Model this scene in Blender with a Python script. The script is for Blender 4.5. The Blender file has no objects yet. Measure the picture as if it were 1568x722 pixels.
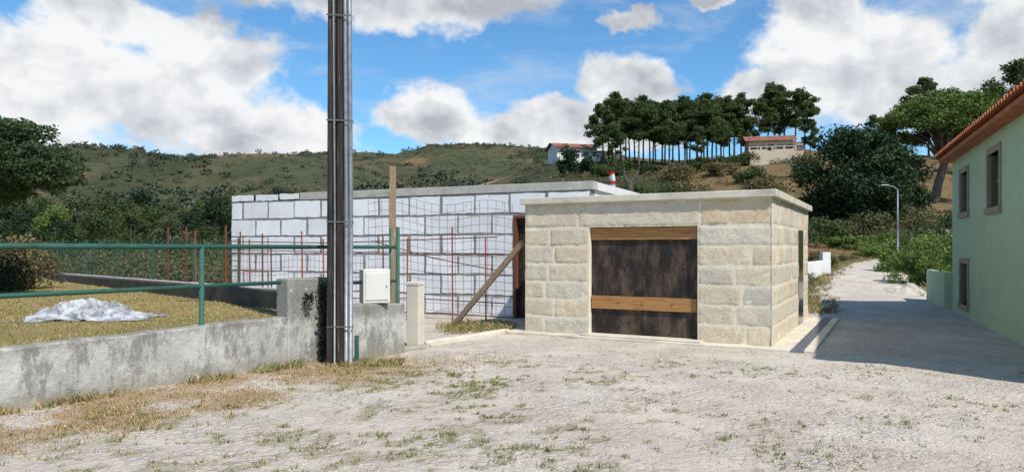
import bpy, math, random
import numpy as np
from mathutils import Vector, noise as mn
random.seed(7); RNG=np.random.default_rng(11)
S=bpy.context.scene
S.view_settings.view_transform='Standard'; S.view_settings.look='None'; S.view_settings.exposure=0
COL=S.collection

# ------------------------------------------------------------ node helpers
class NT:
    def __init__(s,tree): s.t=tree; s.n=tree.nodes; s.l=tree.links
    def new(s,t,**k):
        n=s.n.new(t)
        for a,b in k.items(): setattr(n,a,b)
        return n
    def put(s,sock,v):
        if v is None: return
        if isinstance(v,bpy.types.NodeSocket): s.l.new(v,sock)
        else:
            if hasattr(sock.default_value,'__len__') and not hasattr(v,'__len__'): v=(v,)*len(sock.default_value)
            if hasattr(v,'__len__') and len(v)==3 and len(sock.default_value)==4: v=(*v,1)
            sock.default_value=v
    def m(s,op,a,b=None,c=None,clamp=False):
        n=s.new('ShaderNodeMath',operation=op,use_clamp=clamp)
        for i,v in enumerate((a,b,c)): s.put(n.inputs[i],v) if v is not None else None
        return n.outputs[0]
    def vm(s,op,a,b=None):
        n=s.new('ShaderNodeVectorMath',operation=op); s.put(n.inputs[0],a)
        if b is not None: s.put(n.inputs[1],b)
        return n.outputs[0]
    def mix(s,f,a,b,bt='MIX'):
        n=s.new('ShaderNodeMix',data_type='RGBA',blend_type=bt); s.put(n.inputs[0],f); s.put(n.inputs[6],a); s.put(n.inputs[7],b); return n.outputs[2]
    def noise(s,vec,scale,detail=4,rough=.55,dist=0,out='Fac'):
        n=s.new('ShaderNodeTexNoise'); s.l.new(vec,n.inputs['Vector']); n.inputs['Scale'].default_value=scale
        n.inputs['Detail'].default_value=detail; n.inputs['Roughness'].default_value=rough; n.inputs['Distortion'].default_value=dist
        return n.outputs[out]
    def vor(s,vec,scale,feat='F1',out='Distance'):
        n=s.new('ShaderNodeTexVoronoi',feature=feat); s.l.new(vec,n.inputs['Vector']); n.inputs['Scale'].default_value=scale; return n.outputs[out]
    def ss(s,x,a,b,o0=0,o1=1):
        n=s.new('ShaderNodeMapRange',interpolation_type='SMOOTHSTEP'); s.put(n.inputs[0],x)
        for i,v in zip((1,2,3,4),(a,b,o0,o1)): n.inputs[i].default_value=v
        return n.outputs[0]
    def scl(s,vec,v): return s.vm('MULTIPLY',vec,v)

def newmat(name):
    m=bpy.data.materials.new(name); m.use_nodes=True; t=NT(m.node_tree)
    b=m.node_tree.nodes['Principled BSDF']; co=t.new('ShaderNodeTexCoord').outputs['Object']
    return m,t,b,co
def fin(t,b,col,rough=.8,bump=None,bd=.02,bs=.6,spec=.3,metal=0):
    t.put(b.inputs['Base Color'],col); t.put(b.inputs['Roughness'],rough); b.inputs['Specular IOR Level'].default_value=spec; b.inputs['Metallic'].default_value=metal
    if bump is not None:
        n=t.new('ShaderNodeBump'); n.inputs['Distance'].default_value=bd; n.inputs['Strength'].default_value=bs
        t.l.new(bump,n.inputs['Height']); t.l.new(n.outputs[0],b.inputs['Normal'])
def attr(t,name='tint'):
    n=t.new('ShaderNodeAttribute'); n.attribute_name=name; return n
def nmat(name,c1,c2,scale=4,rough=.8,bd=.01,stretch=(1,1,1),metal=0,spec=.3,c3=None,s3=1.0,th=(.5,.7)):
    m,t,b,co=newmat(name); v=t.scl(co,stretch)
    n1=t.noise(v,scale,6,.65); col=t.mix(t.ss(n1,.3,.7),c1,c2)
    if c3: col=t.mix(t.ss(t.noise(v,s3,5,.7),*th),col,c3)
    fin(t,b,col,rough,t.noise(v,scale*5,4,.6),bd,.6,spec,metal); return m

# ------------------------------------------------------------ mesh helpers
def mk(name,verts,faces,mats=None,parent=None,smooth=False,midx=None,tint=None,loc=None,rotz=0):
    me=bpy.data.meshes.new(name)
    if isinstance(verts,np.ndarray): verts=verts.tolist()
    if isinstance(faces,np.ndarray): faces=faces.tolist()
    me.from_pydata(verts,[],faces)
    if mats is not None:
        for m in (mats if isinstance(mats,(list,tuple)) else [mats]): me.materials.append(m)
    if midx is not None: me.polygons.foreach_set('material_index',np.asarray(midx,dtype=np.int32))
    if smooth: me.polygons.foreach_set('use_smooth',np.ones(len(me.polygons),dtype=bool))
    if tint is not None:
        tint=np.asarray(tint,dtype=np.float32)
        if tint.ndim==1: tint=np.stack([tint,tint,tint],1)
        a=me.color_attributes.new('tint','FLOAT_COLOR','POINT')
        a.data.foreach_set('color',np.concatenate([tint,np.ones((len(tint),1),np.float32)],1).ravel())
    me.update()
    o=bpy.data.objects.new(name,me); COL.objects.link(o)
    if parent: o.parent=parent
    if loc is not None: o.location=loc
    o.rotation_euler[2]=rotz
    return o
def empty(name,loc=(0,0,0),rotz=0):
    e=bpy.data.objects.new(name,None); e.location=loc; e.rotation_euler[2]=rotz; e.empty_display_size=.2; COL.objects.link(e); return e
def bevel(o,w,seg=2):
    m=o.modifiers.new('bev','BEVEL'); m.width=w; m.segments=seg; m.limit_method='ANGLE'; return o
def box(name,p0,p1,mat,parent=None,bev=0,loc=None,rotz=0):
    (x0,y0,z0),(x1,y1,z1)=p0,p1
    v=[(x0,y0,z0),(x1,y0,z0),(x1,y1,z0),(x0,y1,z0),(x0,y0,z1),(x1,y0,z1),(x1,y1,z1),(x0,y1,z1)]
    f=[(0,3,2,1),(4,5,6,7),(0,1,5,4),(1,2,6,5),(2,3,7,6),(3,0,4,7)]
    o=mk(name,v,f,mat,parent,loc=loc,rotz=rotz)
    if bev: bevel(o,bev)
    return o
class G:
    """geometry accumulator"""
    def __init__(s): s.v=[]; s.f=[]; s.m=[]; s.t=[]
    def add(s,v,f,m=0,t=1.0):
        o=len(s.v); s.v+= [tuple(p) for p in v]; s.f+=[tuple(i+o for i in q) for q in f]; s.m+=[m]*len(f)
        s.t+= list(t) if hasattr(t,'__len__') else [t]*len(v)
    def box(s,p0,p1,m=0,t=1.0):
        (x0,y0,z0),(x1,y1,z1)=p0,p1
        s.add([(x0,y0,z0),(x1,y0,z0),(x1,y1,z0),(x0,y1,z0),(x0,y0,z1),(x1,y0,z1),(x1,y1,z1),(x0,y1,z1)],
              [(0,3,2,1),(4,5,6,7),(0,1,5,4),(1,2,6,5),(2,3,7,6),(3,0,4,7)],m,t)
    def tube(s,pts,rad,sides=7,m=0,t=1.0,cap=True):
        pts=[Vector(p) for p in pts]; n=len(pts)
        if not hasattr(rad,'__len__'): rad=[rad]*n
        V=[];F=[]
        for i,p in enumerate(pts):
            d=(pts[min(i+1,n-1)]-pts[max(i-1,0)]).normalized()
            a=d.cross(Vector((0,0,1)) if abs(d.z)<.9 else Vector((1,0,0))).normalized(); b=d.cross(a)
            for k in range(sides):
                an=2*math.pi*k/sides; V.append(p+(a*math.cos(an)+b*math.sin(an))*rad[i])
        for i in range(n-1):
            for k in range(sides):
                k2=(k+1)%sides; F.append((i*sides+k,i*sides+k2,(i+1)*sides+k2,(i+1)*sides+k))
        if cap: F.append(tuple(range(sides))); F.append(tuple((n-1)*sides+k for k in range(sides)))
        s.add(V,F,m,t)
    def obj(s,name,mats,parent=None,smooth=False,**k):
        return mk(name,s.v,s.f,mats,parent,smooth,s.m,s.t,**k)
def leafcloud(clumps,n,size,rng,flat=0.0,shell=.45,asp=1.0):
    c=np.asarray(clumps,float); w=(c[:,3]*c[:,4]*c[:,5])**.7; w/=w.sum()
    ctint=rng.uniform(.0,1,len(c))
    idx=rng.choice(len(c),n,p=w); d=rng.normal(size=(n,3)); d/=np.linalg.norm(d,axis=1)[:,None]
    r=rng.random(n)**shell; lump=1+.22*np.sin(d[:,0]*7+idx*1.7)*np.cos(d[:,1]*6+idx)+.15*np.sin(d[:,2]*11+idx*3)
    p=c[idx,:3]+d*c[idx,3:]*(r*lump)[:,None]
    nrm=rng.normal(size=(n,3))+d*.8; nrm[:,2]+=flat; nrm/=np.linalg.norm(nrm,axis=1)[:,None]
    a=np.cross(nrm,rng.normal(size=(n,3))); a/=np.linalg.norm(a,axis=1)[:,None]; b=np.cross(nrm,a)
    sz=size*rng.uniform(.55,1.35,n)[:,None]
    V=np.stack([p-a*sz*.5*asp,p-b*sz*.32,p+a*sz*.5*asp,p+b*sz*.32],1).reshape(-1,3)
    F=np.arange(n*4).reshape(-1,4)
    t=np.clip(.55*ctint[idx]+.45*rng.random(n),0,1)
    return V,F,np.repeat(t,4)
def treemesh(name,g,clumps,n,size,mats,rng,**k):
    V,F,t=leafcloud(clumps,n,size,rng,**k)
    o=len(g.v); v=np.concatenate([np.array(g.v,float).reshape(-1,3),V]); f=g.f+(F+o).tolist()
    mid=[0]*len(g.f)+[1]*len(F); tt=np.concatenate([np.array(g.t,float),t])
    ob=mk(name,v,f,mats,midx=mid,tint=tt); return ob
def dup(o,name,loc,sc=1,rz=0,scz=None):
    q=bpy.data.objects.new(name,o.data); COL.objects.link(q); q.location=loc; q.scale=(sc,sc,scz or sc); q.rotation_euler[2]=rz; return q
def fbm(x,y,sc,oct=4,z=0): return mn.fractal(Vector((x*sc,y*sc,z)),1.0,2.0,oct)
def sst(x,a,b): t=min(1,max(0,(x-a)/(b-a))); return t*t*(3-2*t)

# ------------------------------------------------------------ camera / light
H=1.7
cam=bpy.data.cameras.new('camera'); co_=bpy.data.objects.new('camera',cam); COL.objects.link(co_)
cam.sensor_width=36; cam.lens=24.8; cam.shift_y=0.0108; cam.clip_end=20000; cam.clip_start=.05
co_.location=(0,0,H); co_.rotation_euler=(math.radians(90),0,0); S.camera=co_
az=math.radians(145); el=math.radians(51)
sv=Vector((math.sin(az)*math.cos(el),math.cos(az)*math.cos(el),math.sin(el)))
sl=bpy.data.lights.new('sun','SUN'); sl.energy=5.0; sl.angle=math.radians(.5); sl.color=(1,.955,.88)
so=bpy.data.objects.new('sun',sl); COL.objects.link(so); so.rotation_euler=sv.to_track_quat('Z','Y').to_euler(); so.location=(20,-20,30)

# ------------------------------------------------------------ world: nishita + cumulus clouds
W=bpy.data.worlds.new('World'); S.world=W; W.use_nodes=True; t=NT(W.node_tree)
try: W.cycles.sampling_method='MANUAL'; W.cycles.sample_map_resolution=256
except Exception as e: print(e)
bg=W.node_tree.nodes['Background']; bg.inputs['Strength'].default_value=.125
sky=t.new('ShaderNodeTexSky',sky_type='NISHITA',sun_disc=False,sun_elevation=el,sun_rotation=az,altitude=300,air_density=1.0,dust_density=.3,ozone_density=2.0)
d=t.new('ShaderNodeTexCoord').outputs['Generated']
wc=t.noise(d,8,5,.65,0,'Color')
wv=t.vm('SUBTRACT',wc,(.5,.5,.5)); dd=t.vm('ADD',d,t.scl(wv,(.12,.12,.08)))
sp=t.new('ShaderNodeSeparateXYZ'); t.l.new(dd,sp.inputs[0])
azn=t.m('MULTIPLY',t.m('ARCTAN2',sp.outputs[0],sp.outputs[1]),57.2958)
eln=t.m('MULTIPLY',t.m('ARCSINE',sp.outputs[2]),57.2958)
blobs=[(-33,11,8,5),(-26,10.5,8,4.5),(-19,8.3,7,3.2),(-22,14.5,5,3.2),(-35,6,6,2.5),(-30,16,5,2.2),(-17,6,7,1.8),
 (-9,19.3,9.5,2.6),(-17,20.5,6,2.2),(-2,20.6,7,2.8),
 (-6.5,10.5,4,2.4),(-1.5,9.2,4,1.6),(3.5,10.0,4,2.4),(8.9,12.6,4.6,2.9),(11.4,11.3,2.8,2.4),(6,8.6,8,1.7),
 (9.5,17.6,3,.9),(16,18.4,1.8,.8),
 (25.5,13.5,7,4.6),(19.5,11.6,4.5,1.8),(23.5,16.5,3.8,3.3),(35.5,13.5,5,4.2),(30,10.5,9,2.6),(39,12,6,5),
 (-50,14,10,6),(55,18,12,6),(90,20,20,8),(-110,20,22,8),(170,20,20,8),(10,50,18,8)]
comb=None
for a,e,ra,re in blobs:
    cv=t.new('ShaderNodeCombineXYZ'); t.l.new(t.m('MULTIPLY_ADD',azn,1/ra,-a/ra),cv.inputs[0]); t.l.new(t.m('MULTIPLY_ADD',eln,1/re,-e/re),cv.inputs[1])
    ln=t.new('ShaderNodeVectorMath',operation='LENGTH'); t.l.new(cv.outputs[0],ln.inputs[0])
    q=t.m('SUBTRACT',1.0,ln.outputs['Value'])
    comb=q if comb is None else t.m('SMOOTH_MAX',comb,q,.25)
dv=t.scl(d,(1,1,1.5))
n1=t.noise(dv,13,9,.62,.15)
dens=t.m('ADD',comb,t.m('MULTIPLY',t.m('SUBTRACT',n1,.5),1.4))
mask=t.ss(dens,-.12,.30)
n2=t.noise(t.vm('ADD',dv,(.018,-.008,.034)),10,5,.55,.15)
n3=t.noise(dv,10,5,.55,.15)
rel=t.m('SUBTRACT',n3,n2)
big=t.noise(dv,4.5,4,.5)
sh=t.m('ADD',t.m('MULTIPLY',rel,2.5),t.m('ADD',t.m('MULTIPLY',t.m('SUBTRACT',big,.5),-2.2),.78))
sh=t.m('SUBTRACT',sh,t.m('MULTIPLY',t.ss(dens,.20,.8),.28),clamp=True)
sh=t.m('SUBTRACT',sh,t.ss(eln,15,20,0,.36),clamp=True)
cc=t.mix(sh,(3.7,3.95,4.4),(7.4,7.5,7.6))
blue=t.mix(1.0,sky.outputs[0],(.66,1.08,1.30),'MULTIPLY')
wisp=t.m('MULTIPLY',t.ss(t.noise(t.scl(d,(1,1,4)),5,6,.6,.4),.48,.72),.4)
skyc=t.mix(wisp,blue,(5.9,6.2,6.6))
t.l.new(t.mix(mask,skyc,cc),bg.inputs['Color'])

# ------------------------------------------------------------ materials
def stonemat():
    m,t,b,co=newmat('granite_stone'); at=attr(t)
    n=t.noise(co,3.2,7,.65); col=t.mix(t.ss(n,.3,.72),(.74,.645,.505),(.62,.525,.40))
    col=t.mix(t.ss(t.noise(co,1.3,4,.6),.48,.66,0,.5),col,(.58,.525,.44))
    sp=t.noise(co,45,4,.75); col=t.mix(t.ss(sp,.54,.68,0,.8),col,(.36,.295,.215))
    st=t.noise(co,2.1,6,.75); col=t.mix(t.m('MULTIPLY',t.ss(st,.57,.69),.55),col,(.50,.29,.11))
    pit=t.vor(co,15); col=t.mix(t.ss(pit,.06,.17,.65,0),col,(.24,.18,.12))
    col=t.mix(1.0,col,at.outputs['Color'],'MULTIPLY')
    bp=t.m('ADD',t.noise(co,16,7,.78),t.m('MULTIPLY',t.ss(pit,.02,.2),.5))
    fin(t,b,col,.9,bp,.025,.75,.2); return m
M_stone=stonemat()
M_mortar=nmat('sand_mortar',(.80,.71,.56),(.68,.60,.46),5)
M_slab=nmat('cast_stone_slab',(.66,.60,.49),(.56,.50,.40),2.5,c3=(.44,.39,.31),s3=1.3)
def blockmat():
    m,t,b,co=newmat('aerated_concrete_block'); at=attr(t)
    col=t.mix(t.ss(t.noise(co,1.6,6,.6),.35,.75),(.82,.82,.84),(.70,.70,.73))
    col=t.mix(t.ss(t.noise(co,6,7,.75),.58,.68),col,(.48,.47,.46))
    col=t.mix(1.0,col,at.outputs['Color'],'MULTIPLY')
    fin(t,b,col,.9,t.noise(co,30,4,.6),.006,.5,.2); return m
M_block=blockmat()
M_cement=nmat('grey_cement_joint',(.28,.27,.25),(.19,.18,.165),6)
M_conc=nmat('pale_concrete',(.50,.47,.42),(.38,.36,.32),3)
def oldwall():
    m,t,b,co=newmat('weathered_render'); 
    col=t.mix(t.ss(t.noise(co,2.2,8,.68),.32,.68),(.56,.54,.49),(.38,.365,.335))
    sz=t.new('ShaderNodeSeparateXYZ'); t.l.new(co,sz.inputs[0])
    dk=t.noise(t.scl(co,(3.0,3.0,1.1)),1.2,10,.80)
    col=t.mix(t.m('MULTIPLY',t.ss(dk,.48,.58),.68),col,(.15,.14,.12))
    top=t.ss(t.m('ADD',sz.outputs[2],t.m('MULTIPLY',t.noise(co,5,6,.75),.5)),.80,.98,0,.65)
    col=t.mix(top,col,(.17,.16,.135))
    low=t.ss(t.m('ADD',sz.outputs[2],t.m('MULTIPLY',t.noise(co,3,5,.7),-.5)),-.25,.05,.7,0)
    col=t.mix(low,col,(.26,.23,.17))
    col=t.mix(t.ss(t.noise(co,8,7,.8),.60,.66,0,.75),col,(.68,.66,.61))
    fin(t,b,col,.92,t.noise(co,18,7,.7),.025,.8,.2); return m
M_old=oldwall()
M_dark=nmat('dark_mossy_wall',(.05,.043,.036),(.09,.078,.062),3)
M_green=nmat('green_paint',(.028,.095,.068),(.04,.12,.088),8,rough=.5,bd=.001,c3=(.03,.06,.045),s3=4)
M_galv=nmat('galvanized_steel',(.20,.21,.225),(.30,.31,.33),12,rough=.5,metal=.5,bd=.001)
M_wire=nmat('steel_wire',(.17,.15,.135),(.25,.23,.21),12,rough=.6,metal=.3,bd=.001)
M_band=nmat('dark_strap',(.08,.08,.08),(.13,.13,.13),12,rough=.5,bd=.001)
def polemat():
    m,t,b,co=newmat('tarred_pole'); v=t.scl(co,(9,9,.35))
    col=t.mix(t.ss(t.noise(v,2.5,8,.7),.40,.75),(.018,.014,.012),(.085,.064,.05))
    col=t.mix(t.ss(t.noise(t.scl(co,(14,14,.6)),3,5,.7),.60,.68,0,.6),col,(.23,.20,.17))
    fin(t,b,col,.75,t.noise(v,8,7,.7),.012,.7); return m
M_pole=polemat()
M_wood=nmat('weathered_timber',(.30,.21,.13),(.20,.14,.09),3,stretch=(6,6,1),bd=.006,c3=(.40,.32,.23),s3=3)
M_plank=nmat('formwork_plank',(.46,.24,.09),(.30,.14,.05),3,stretch=(1,1,12),bd=.004,c3=(.15,.075,.035),s3=2,th=(.52,.75))
M_rust=nmat('rusty_steel',(.20,.065,.03),(.11,.045,.025),20,bd=.001)
M_oxide=nmat('red_oxide_steel',(.34,.07,.03),(.22,.06,.03),14,bd=.001)
def doormat():
    m,t,b,co=newmat('old_shuttering_board')
    v=t.scl(co,(2.5,1,1)); col=t.mix(t.ss(t.noise(v,1.7,8,.72),.42,.66),(.018,.013,.011),(.11,.068,.046))
    col=t.mix(t.ss(t.noise(t.scl(co,(2,2,.6)),2.7,7,.7),.56,.66,0,.75),col,(.22,.085,.048))
    col=t.mix(t.ss(t.noise(t.scl(co,(1,1,.35)),9,6,.8),.62,.69,0,.7),col,(.27,.22,.175))
    fin(t,b,col,.6,t.noise(co,12,7,.7),.006,.6,.35); return m
M_door=doormat()
M_box=nmat('cabinet_plastic',(.66,.64,.58),(.60,.58,.52),3,rough=.5,bd=.001)
M_greenwall=nmat('pale_green_render',(.42,.54,.345),(.38,.495,.315),1.2,bd=.003,c3=(.34,.445,.28),s3=.8)
M_frame=nmat('brown_granite_frame',(.38,.29,.21),(.27,.20,.145),9)
M_glass=nmat('dark_window',(.02,.022,.025),(.035,.035,.035),2,rough=.15,bd=.0005,spec=.6)
M_tile=nmat('terracotta_tile',(.42,.14,.06),(.30,.10,.045),5,bd=.006,c3=(.50,.24,.12),s3=4)
M_tile2=nmat('aged_terracotta',(.34,.15,.09),(.26,.11,.07),1,bd=.01,c3=(.38,.24,.16),s3=.6)
M_white=nmat('white_render',(.74,.73,.70),(.64,.63,.60),2)
M_cream=nmat('cream_render',(.60,.50,.38),(.52,.43,.33),2)
M_bark=nmat('pine_bark',(.17,.115,.08),(.10,.07,.055),8,stretch=(1,1,.3))
M_bark2=nmat('grey_bark',(.12,.10,.08),(.07,.06,.045),8,stretch=(1,1,.3))
def leafmat(name,c1,c2,c3=None,tr=.25):
    m,t,b,co=newmat(name); at=attr(t)
    sp=t.new('ShaderNodeSeparateColor'); t.l.new(at.outputs['Color'],sp.inputs[0])
    col=t.mix(sp.outputs[0],c1,c2)
    oi=t.new('ShaderNodeObjectInfo'); col=t.mix(t.m('MULTIPLY',oi.outputs['Random'],.45),col,c3 or c1)
    t.put(b.inputs['Base Color'],col); b.inputs['Roughness'].default_value=.6; b.inputs['Specular IOR Level'].default_value=.25
    if tr>0:
        tl=t.new('ShaderNodeBsdfTranslucent'); t.put(tl.inputs[0],t.mix(1.0,col,(1.2,1.3,.6),'MULTIPLY'))
        mx=t.new('ShaderNodeMixShader'); mx.inputs[0].default_value=tr; t.l.new(b.outputs[0],mx.inputs[1]); t.l.new(tl.outputs[0],mx.inputs[2])
        t.l.new(mx.outputs[0],m.node_tree.nodes['Material Output'].inputs['Surface'])
    return m
L_pine=leafmat('pine_needles',(.04,.066,.02),(.115,.15,.048))
L_umb=leafmat('umbrella_pine_needles',(.055,.09,.02),(.16,.215,.05))
L_dark=leafmat('dark_leaves',(.012,.028,.011),(.038,.072,.022),tr=.12)
L_mid=leafmat('mid_leaves',(.028,.048,.016),(.09,.125,.038),(.08,.09,.028))
L_lite=leafmat('light_leaves',(.07,.125,.03),(.20,.28,.07),(.14,.18,.045))
L_olive=leafmat('olive_leaves',(.065,.075,.035),(.15,.155,.08),(.13,.115,.055))
L_far=leafmat('far_woodland_leaves',(.027,.042,.022),(.064,.082,.042),(.045,.058,.03),tr=0)
L_farscrub=leafmat('far_scrub_leaves',(.055,.062,.034),(.105,.104,.058),(.09,.08,.045),tr=0)
L_dry=leafmat('dry_scrub',(.10,.085,.04),(.24,.18,.09),(.09,.10,.04))
L_hedge=leafmat('hedge_leaves',(.03,.055,.022),(.12,.17,.065))
def grassmat(name):
    m,t,b,co=newmat(name); at=attr(t); t.put(b.inputs['Base Color'],at.outputs['Color']); b.inputs['Roughness'].default_value=.7
    b.inputs['Specular IOR Level'].default_value=.2; return m
L_grass=grassmat('grass_blades')

# ------------------------------------------------------------ terrain
UR=[-2,-.35,-.2,-.06,.05,.13,.25,.33,.42,.5,.72,1.2,3]; PR=[372,372,350,292,252,247,247,236,227,238,250,258,300]
UF=[-3,-1.2,-.64,-.54,-.47,-.39,-.33,-.26,-.17,-.11,-.06,0,.05,.2,.5,1,3]; PF=[300,238,231,236,242,245,242,236,232,221,223,229,234,244,249,249,300]
def terr(x,y):
    if y<24: return 0.0
    u=x/y; Yc=140.
    cr=H+(378-np.interp(u,UR,PR))/1080*Yc
    w=sst(u,-.3,.08)
    lowR=np.interp(y,[24,50,62,Yc,260,400,3000],[0,.9*w,4.0*w,cr,cr*.8,0,0])
    cf=(378-np.interp(u,UF,PF))/1080*1000.
    f=max(0,(y-150)/850.)
    far=cf*min(1,f)**1.05 if y<=1000 else cf*np.interp(y,[1000,1600,3500,6000],[1,.75,.35,.1])
    if 150<y<=1400:
        kn=math.exp(-((u+.575)/.07)**2)*sst(y,300,600)
        far+= (1-.8*kn)*f**.5*(1-.75*sst(y,850,1000))*26*fbm(x,y,1/170.,5) + 18*math.exp(-((y-430)/90)**2)*sst(-u,.12,.35)
        far+= f*3.5*fbm(x,y,1/28.,3,5)
        far+= -22*kn*math.exp(-((y-830)/110)**2)+10*kn*math.exp(-((y-985)/60)**2)
    z=max(lowR,far)
    if 62<y<260: z+= .8*fbm(x,y,1/18.,4)*sst(y,62,90)
    return float(z)
def isbare(x,y):
    if y<800: return 0
    u=x/y; return max(0,1-((u+.578)/.052)**2-((y-935)/62)**2)
azs=np.concatenate([np.linspace(-50,50,360),np.linspace(54,306,64)])*math.pi/180
rs=np.concatenate([[0.0],np.linspace(3,21,7),np.linspace(23,75,46),np.geomspace(77,1300,150),np.geomspace(1360,9000,14)])
V=[];T=[]
for r in rs:
    for a in azs:
        x=r*math.sin(a); y=r*math.cos(a); z=terr(x,y); V.append((x,y,z))
        u=x/y if y>1 else 0
        dry=.30+.6*fbm(x,y,1/60.,4,9)
        if 40<y<200: dry+= 1.0*sst(u,.2,.27)*(1-sst(u,.75,.9))
        bare=isbare(x,y)*3.0
        bare=max(bare, sst(u,-.10,-.04)*(1-sst(u,.03,.09))*sst(y,125,150)*(1-sst(y,260,330))*.8)
        forest=sst(fbm(x,y,1/110.,5,3),.0,.28)
        T.append((min(1,max(0,dry)),min(1,forest),min(1,bare)))
n=len(azs); F=[]
for i in range(len(rs)-1):
    for k in range(n):
        k2=(k+1)%n
        F.append((i*n+k,i*n+k2,(i+1)*n+k2,(i+1)*n+k))
m,t,b,co=newmat('scrub_terrain'); at=attr(t); sp=t.new('ShaderNodeSeparateColor'); t.l.new(at.outputs['Color'],sp.inputs[0])
c=t.mix(t.ss(t.noise(co,.035,7,.7),.35,.65),(.058,.068,.033),(.092,.09,.048))
c=t.mix(t.ss(t.noise(co,.16,6,.75),.50,.60,0,.75),c,(.032,.043,.021))
c=t.mix(t.m('MULTIPLY',t.ss(t.noise(co,.012,5,.7),.47,.58),.6),c,(.13,.10,.06))
c=t.mix(t.m('MULTIPLY',sp.outputs[1],.7),c,t.mix(t.ss(t.noise(co,.25,4,.7),.4,.6),(.026,.038,.018),(.045,.057,.026)))
dr=t.m('MULTIPLY',t.ss(t.m('ADD',sp.outputs[0],t.m('MULTIPLY',t.m('SUBTRACT',t.noise(co,.3,7,.75),.5),1.3)),.45,.8),.85)
c=t.mix(dr,c,t.mix(t.noise(co,.8,5,.7),(.13,.085,.038),(.27,.18,.085)))
c=t.mix(t.ss(t.m('ADD',sp.outputs[2],t.m('MULTIPLY',t.m('SUBTRACT',t.noise(co,.06,5,.7),.5),.8)),.35,.6),c,(.48,.31,.18))
fin(t,b,c,.95,t.noise(co,.2,6,.7),2.5,.8,.1)
mk('ground',V,F,m,smooth=True,tint=T)

# ------------------------------------------------------------ courtyard sheet
WA=Vector((-5.25,7.23)); WD=Vector((2.49,3.27)).normalized()
def leftof(x,y):
    dx,dy=x-WA.x,y-WA.y; return -(dx*WD.y-dy*WD.x)
def gz(x,y,cx,cy,rx,ry): return math.exp(-((x-cx)/rx)**2-((y-cy)/ry)**2)
def grassy(x,y):
    dw=-leftof(x,y)
    nz=fbm(x,y,1.1,5,2); nz2=fbm(x,y,.45,3,7)
    straw=sst(3.0-dw,0,2.2)*sst(11.5-y,0,1.5)*(.75+.8*nz) if y<11.5 else 0
    green=1.3*gz(x,y,-1.0,8.9,1.7,.8)+.85*gz(x,y,-2.8,6.4,2.0,1.8)+.8*gz(x,y,-.6,6.0,2.2,2.2)+.35*gz(x,y,2.8,6.8,2.2,.8)+.5*gz(x,y,1,9.6,2.6,1.1)+.35*gz(x,y,4.7,8.2,1.8,1.1)+.14
    hf=fbm(x,y,4.5,4,12)
    green*=sst(.45*nz+.3*nz2+1.0*hf,.0,.42)*1.5
    return max(0,min(1,straw)),max(0,min(1,green))
st=.10; xs=np.arange(-13,14,st); ys=np.arange(-6,20,st); V=[];T=[];idx={}
for j,y in enumerate(ys):
    for i,x in enumerate(xs):
        s,g=grassy(x,y) if (y>3.5 and y<13 and x<8) else (0,0)
        z=.016+.012*fbm(x,y,1.7,3)+.010*fbm(x,y,.5,2,4)+.004*fbm(x,y,5,2,1)
        V.append((x,y,max(.004,z))); T.append((s,g,0))
nx=len(xs); F=[]
for j in range(len(ys)-1):
    for i in range(nx-1):
        if leftof(xs[i],ys[j])<.08 or ys[j]>10.6: F.append((j*nx+i,j*nx+i+1,(j+1)*nx+i+1,(j+1)*nx+i))
def yardmat(name,att=True):
    m,t,b,co=newmat(name)
    c=t.mix(t.ss(t.noise(co,.9,7,.68),.32,.68),(.67,.59,.495),(.55,.475,.39))
    c=t.mix(t.ss(t.noise(co,.35,5,.6),.46,.66,0,.6),c,(.70,.64,.555))
    wob=t.vm('ADD',co,t.scl(t.vm('SUBTRACT',t.noise(co,7,3,.6,0,'Color'),(.5,.5,.5)),(.14,.14,.0)))
    wob=t.scl(wob,(1,1,.0))
    ed=t.vor(wob,9.5,'DISTANCE_TO_EDGE')
    vis=t.ss(t.noise(co,1.1,5,.7),.38,.58)
    joint=t.m('MULTIPLY',t.ss(ed,.02,.18,1,0),vis)
    cell=t.vor(wob,9.5,'F1','Color'); sc=t.new('ShaderNodeSeparateColor'); t.l.new(cell,sc.inputs[0])
    c=t.mix(t.m('MULTIPLY',t.m('MULTIPLY',sc.outputs[0],vis),.38),c,(.42,.385,.345))
    c=t.mix(t.m('MULTIPLY',joint,.36),c,(.34,.275,.20))
    sp=t.noise(co,34,5,.8); c=t.mix(t.ss(sp,.52,.65,0,.6),c,(.33,.27,.20))
    sp2=t.noise(co,9,8,.82); c=t.mix(t.ss(sp2,.54,.65,0,.5),c,(.40,.33,.245))
    if att:
        at=attr(t); q=t.new('ShaderNodeSeparateColor'); t.l.new(at.outputs['Color'],q.inputs[0])
        ns=t.m('SUBTRACT',t.noise(co,11,7,.8),.5)
        c=t.mix(t.ss(t.m('ADD',q.outputs[0],t.m('MULTIPLY',ns,1.8)),.25,.9,0,.8),c,(.35,.22,.105))
        c=t.mix(t.ss(t.m('ADD',q.outputs[1],t.m('MULTIPLY',ns,2.4)),.35,1.0,0,.5),c,(.25,.22,.11))
    hgt=t.m('ADD',t.m('MULTIPLY',t.ss(ed,0,.22),t.m('MULTIPLY',vis,.5)),t.m('ADD',t.noise(co,24,6,.75),t.m('MULTIPLY',t.noise(co,6,4,.6),.9)))
    fin(t,b,c,.95,hgt,.036,.8,.15); return m
M_yard=yardmat('dusty_cobbles')
mk('cobblestone_yard',V,F,M_yard,smooth=True,tint=T)

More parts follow.
